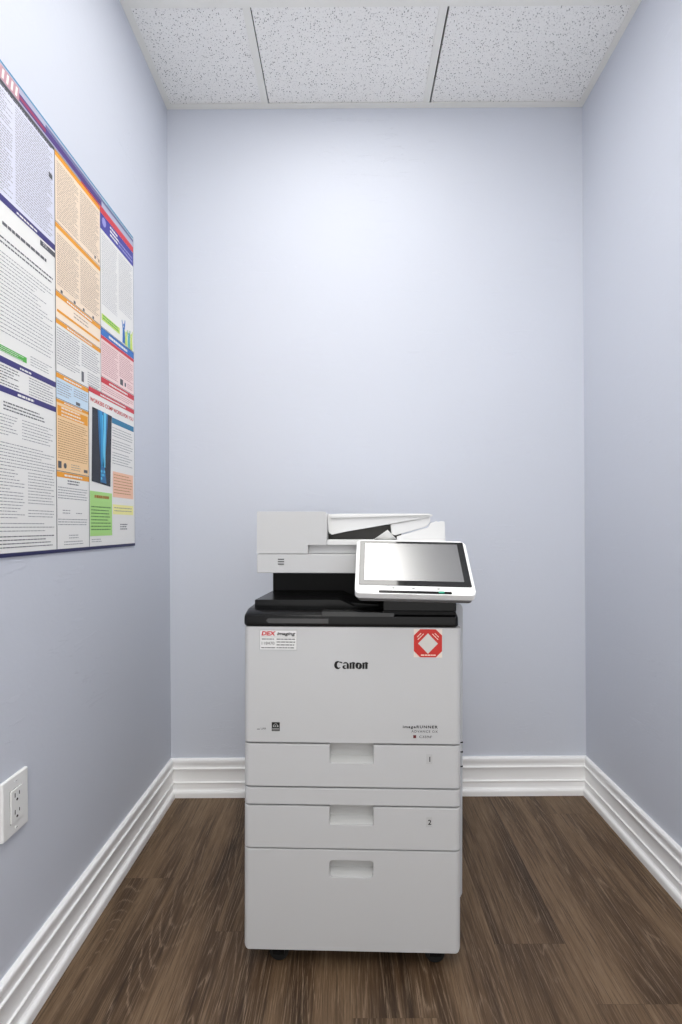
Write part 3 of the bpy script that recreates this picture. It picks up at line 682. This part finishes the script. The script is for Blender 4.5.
# third column
f = notice(); f.rect(B2, PY1-e, 1.619, 1.948, white, L1); f.rect(B2, PY1-e, 1.902, 1.947, mat('print_violet', (70, 68, 156)), ALT)
f.poly([(1.312+0.011*math.cos(i), 1.929+0.013*math.sin(i)) for i in [k*0.524 for k in range(12)]], mat('print_lilac', (150, 150, 210)), ALT+0.0003)
f.lines(1.345, 1.395, 1.912, 1.942, white, lift=ALT+0.0003, h=0.006, pitch=0.011); f.lines(1.395, PY1-0.008, 1.934, 1.944, white, lift=ALT+0.0003, h=0.005, pitch=0.02, ragged=0); f.lines(1.395, PY1-0.008, 1.908, 1.930, mat('print_lilac', (150, 150, 210)), lift=ALT+0.0003, h=0.006, pitch=0.011)
f.lines(B2+0.008, 1.385, 1.690, 1.893, mat('print_pale_grey', (186, 186, 190)), lift=ALT, h=0.002, pitch=0.006); f.lines(1.395, PY1-0.01, 1.715, 1.893, mat('print_pale_grey', (186, 186, 190)), lift=ALT, h=0.002, pitch=0.006)
f.rect(B2+0.006, 1.400, 1.643, 1.662, lime, ALT); f.lines(B2+0.012, 1.393, 1.644, 1.660, green, lift=ALT+0.0003, h=0.004, pitch=0.007)
for px_, pz_, hh, mm in ((1.425, 1.626, 0.075, blue), (1.440, 1.625, 0.052, lime), (1.458, 1.624, 0.058, mat('print_sea', (96, 180, 190))), (1.474, 1.624, 0.062, lime)):
    f.poly([(px_-0.009, pz_), (px_+0.009, pz_), (px_+0.006, pz_+hh*0.55), (px_+0.010, pz_+hh), (px_+0.006, pz_+hh), (px_+0.001, pz_+hh*0.66), (px_-0.003, pz_+hh*0.66), (px_-0.010, pz_+hh*0.92), (px_-0.013, pz_+hh*0.90), (px_-0.007, pz_+hh*0.55)], mm, ALT)
    f.poly([(px_+0.004*math.cos(k*0.785), pz_+hh*0.76+0.005*math.sin(k*0.785)) for k in range(8)], mm, ALT+0.0002)
f.done('notice', PO)
f = notice(); f.rect(B2, PY1-e, 1.4755, 1.621, pink, L1); band(f, B2, PY1-e, 1.599, 1.620, blue); f.rect(B2, PY1-e, 1.589, 1.5985, red, ALT)
mr = mat('print_rose_ink', (190, 140, 144))
f.lines(B2+0.006, 1.388, 1.490, 1.583, mr, lift=ALT, pitch=0.0058, h=0.002); f.lines(1.396, PY1-0.008, 1.515, 1.583, mr, lift=ALT, pitch=0.0058, h=0.002); f.rect(1.40, 1.418, 1.490, 1.508, dgrey, ALT); f.rect(1.428, 1.437, 1.492, 1.504, dgrey, ALT); f.lines(1.445, 1.48, 1.488, 1.508, mr, lift=ALT, pitch=0.0058, h=0.002)
f.done('notice', PO)
f = notice(); f.rect(B2, PY1-e, 1.424, 1.4755, pink, L1); band(f, B2, PY1-e, 1.4635, 1.479, red); f.lines(B2+0.006, PY1-0.008, 1.440, 1.459, mr, lift=ALT, pitch=0.006, h=0.002)
f.done('notice', PO)
f = notice(); f.rect(C2+e, PY1-e, PZ0+0.008, 1.430, white, L1); band(f, C2+e, PY1-e, 1.4195, 1.4325, red)
f.text('WORKERS COMP WORKS FOR YOU', 1.236, 1.395, 0.016, M_REDINK, ALT, width=0.248, bold=0.02)
f.rect(1.3495, PY1-0.004, 1.3600, 1.3770, teal, ALT); f.lines(1.357, PY1-0.010, 1.362, 1.3755, white, lift=ALT+0.0003, h=0.006, pitch=0.02, ragged=0)
for z0, z1 in ((1.322, 1.352), (1.285, 1.315), (1.240, 1.278)): f.lines(1.352, PY1-0.012, z0, z1, ink, lift=ALT, h=0.0022, pitch=0.008)
f.rect(1.353, 1.480, 1.1405, 1.2170, salmon, ALT); f.lines(1.358, 1.475, 1.146, 1.213, mat('print_rust', (160, 118, 78)), lift=ALT+0.0003, h=0.0024, pitch=0.009)
f.rect(1.3525, 1.480, 1.0890, 1.1185, yellow, ALT); f.lines(1.36, 1.474, 1.094, 1.114, ink, lift=ALT+0.0003, h=0.0022, pitch=0.009)
f.rect(1.2325, 1.3475, 1.0262, 1.1500, pgreen, ALT); f.lines(1.255, 1.330, 1.128, 1.146, mat('print_brown', (170, 110, 50)), lift=ALT+0.0003, h=0.008, pitch=0.02, ragged=0); f.lines(1.255, 1.330, 1.116, 1.128, inkd, lift=ALT+0.0003, h=0.005, pitch=0.02, ragged=0)
f.lines(1.238, 1.340, 1.034, 1.112, mat('print_leaf', (84, 130, 70)), lift=ALT+0.0003, h=0.0028, pitch=0.009); f.lines(1.238, 1.29, 1.072, 1.079, inkd, lift=ALT+0.0005, h=0.005, pitch=0.02, ragged=0)
f.lines(1.240, 1.290, 1.006, 1.020, ink, lift=ALT, h=0.0018, pitch=0.006); f.lines(1.395, 1.440, 1.042, 1.062, inkd, lift=ALT, h=0.003, pitch=0.007)
f.done('notice', PO)
# bone picture
f = Flat(pf); f.poly([(1.2405, 1.1765), (1.3385, 1.1690), (1.3485, 1.3790), (1.2460, 1.3810)], xdark, ALT+0.0003)
f.poly([(1.284, 1.178), (1.316, 1.176), (1.306, 1.230), (1.318, 1.300), (1.326, 1.379), (1.272, 1.380), (1.278, 1.300), (1.286, 1.225)], mat('xray_flesh', (26, 104, 158), rough=0.3), ALT+0.0006)
f.stroke([(1.2875, 1.379), (1.2920, 1.330), (1.2930, 1.270), (1.2965, 1.222)], [0.016, 0.012, 0.010, 0.013], cyan, ALT+0.0009)
f.stroke([(1.3100, 1.379), (1.3085, 1.330), (1.3060, 1.290), (1.3025, 1.222)], [0.015, 0.011, 0.011, 0.015], bone, ALT+0.0009)
f.stroke([(1.2965, 1.370), (1.2985, 1.310), (1.2990, 1.250)], [0.004, 0.003, 0.002], bone, ALT+0.0011)
for i in range(7): f.poly([(1.290+0.0075*(i % 3)+0.0035*math.cos(k*0.785), 1.209-0.010*(i//3)+0.0045*math.sin(k*0.785)) for k in range(8)], cyan if i % 2 else bone, ALT+0.0009)
f.done('bone_picture', PO)['label'] = 'dark picture of blue arm bones'
# rules between columns and the navy foot of the sheet
f = Flat(pf)
f.rect(B1-e, B1+e, PZ0, 1.955, inkd, ALT+0.0004); f.rect(B2-e, B2+0.0004, 1.424, 1.958, inkd, ALT+0.0004); f.rect(C2-e*0.6, C2+e, PZ0, 1.424, navyd, ALT+0.0004)
f.rect(A, PY1, PZ0, PZ0+0.0085, navyd, ALT+0.0006); f.rect(PY1-e, PY1, PZ0, PZ1, navyd, ALT+0.0004)
for u0, u1, z in ((B1, B2, 1.788), (B1, B2, 1.622), (B1, B2, 1.5545), (B1, C2, 1.4255), (B1, C2, 1.362), (B1, C2, 1.187), (B2, PY1, 1.621), (B2, PY1, 1.480), (C2, PY1, 1.433)): f.rect(u0, u1, z, z+0.0014, inkd, ALT+0.0006)
f.done('dividing_rules', PO)

# ------------------------------------------------------------------ light from the rest of the suite, through the open side behind the viewer
w = bpy.data.worlds.new('world'); S.world = w; w.use_nodes = True
bg = w.node_tree.nodes['Background']; bg.inputs[0].default_value = (1.0, 0.99, 0.975, 1); bg.inputs[1].default_value = 1.35

# ------------------------------------------------------------------ camera
cam = bpy.data.cameras.new('camera'); co = bpy.data.objects.new('camera', cam); COL.objects.link(co)
cam.sensor_width = 36; cam.sensor_fit = 'AUTO'; cam.lens = 455*36/1024
cam.shift_x = -(348.66-341)/1024; cam.shift_y = (525.86-512)/1024; cam.clip_start = 0.01
r = -0.0061; c_, s_ = math.cos(r), math.sin(r)
co.matrix_world = Matrix(((c_, -s_, 0, 0), (0, 0, -1, 0), (s_, c_, 0, CAM_H), (0, 0, 0, 1)))
S.camera = co
S.view_settings.view_transform = 'Standard'; S.view_settings.look = 'None'; S.view_settings.gamma = 1.0; S.view_settings.use_curve_mapping = False
S.view_settings.exposure = 0.24
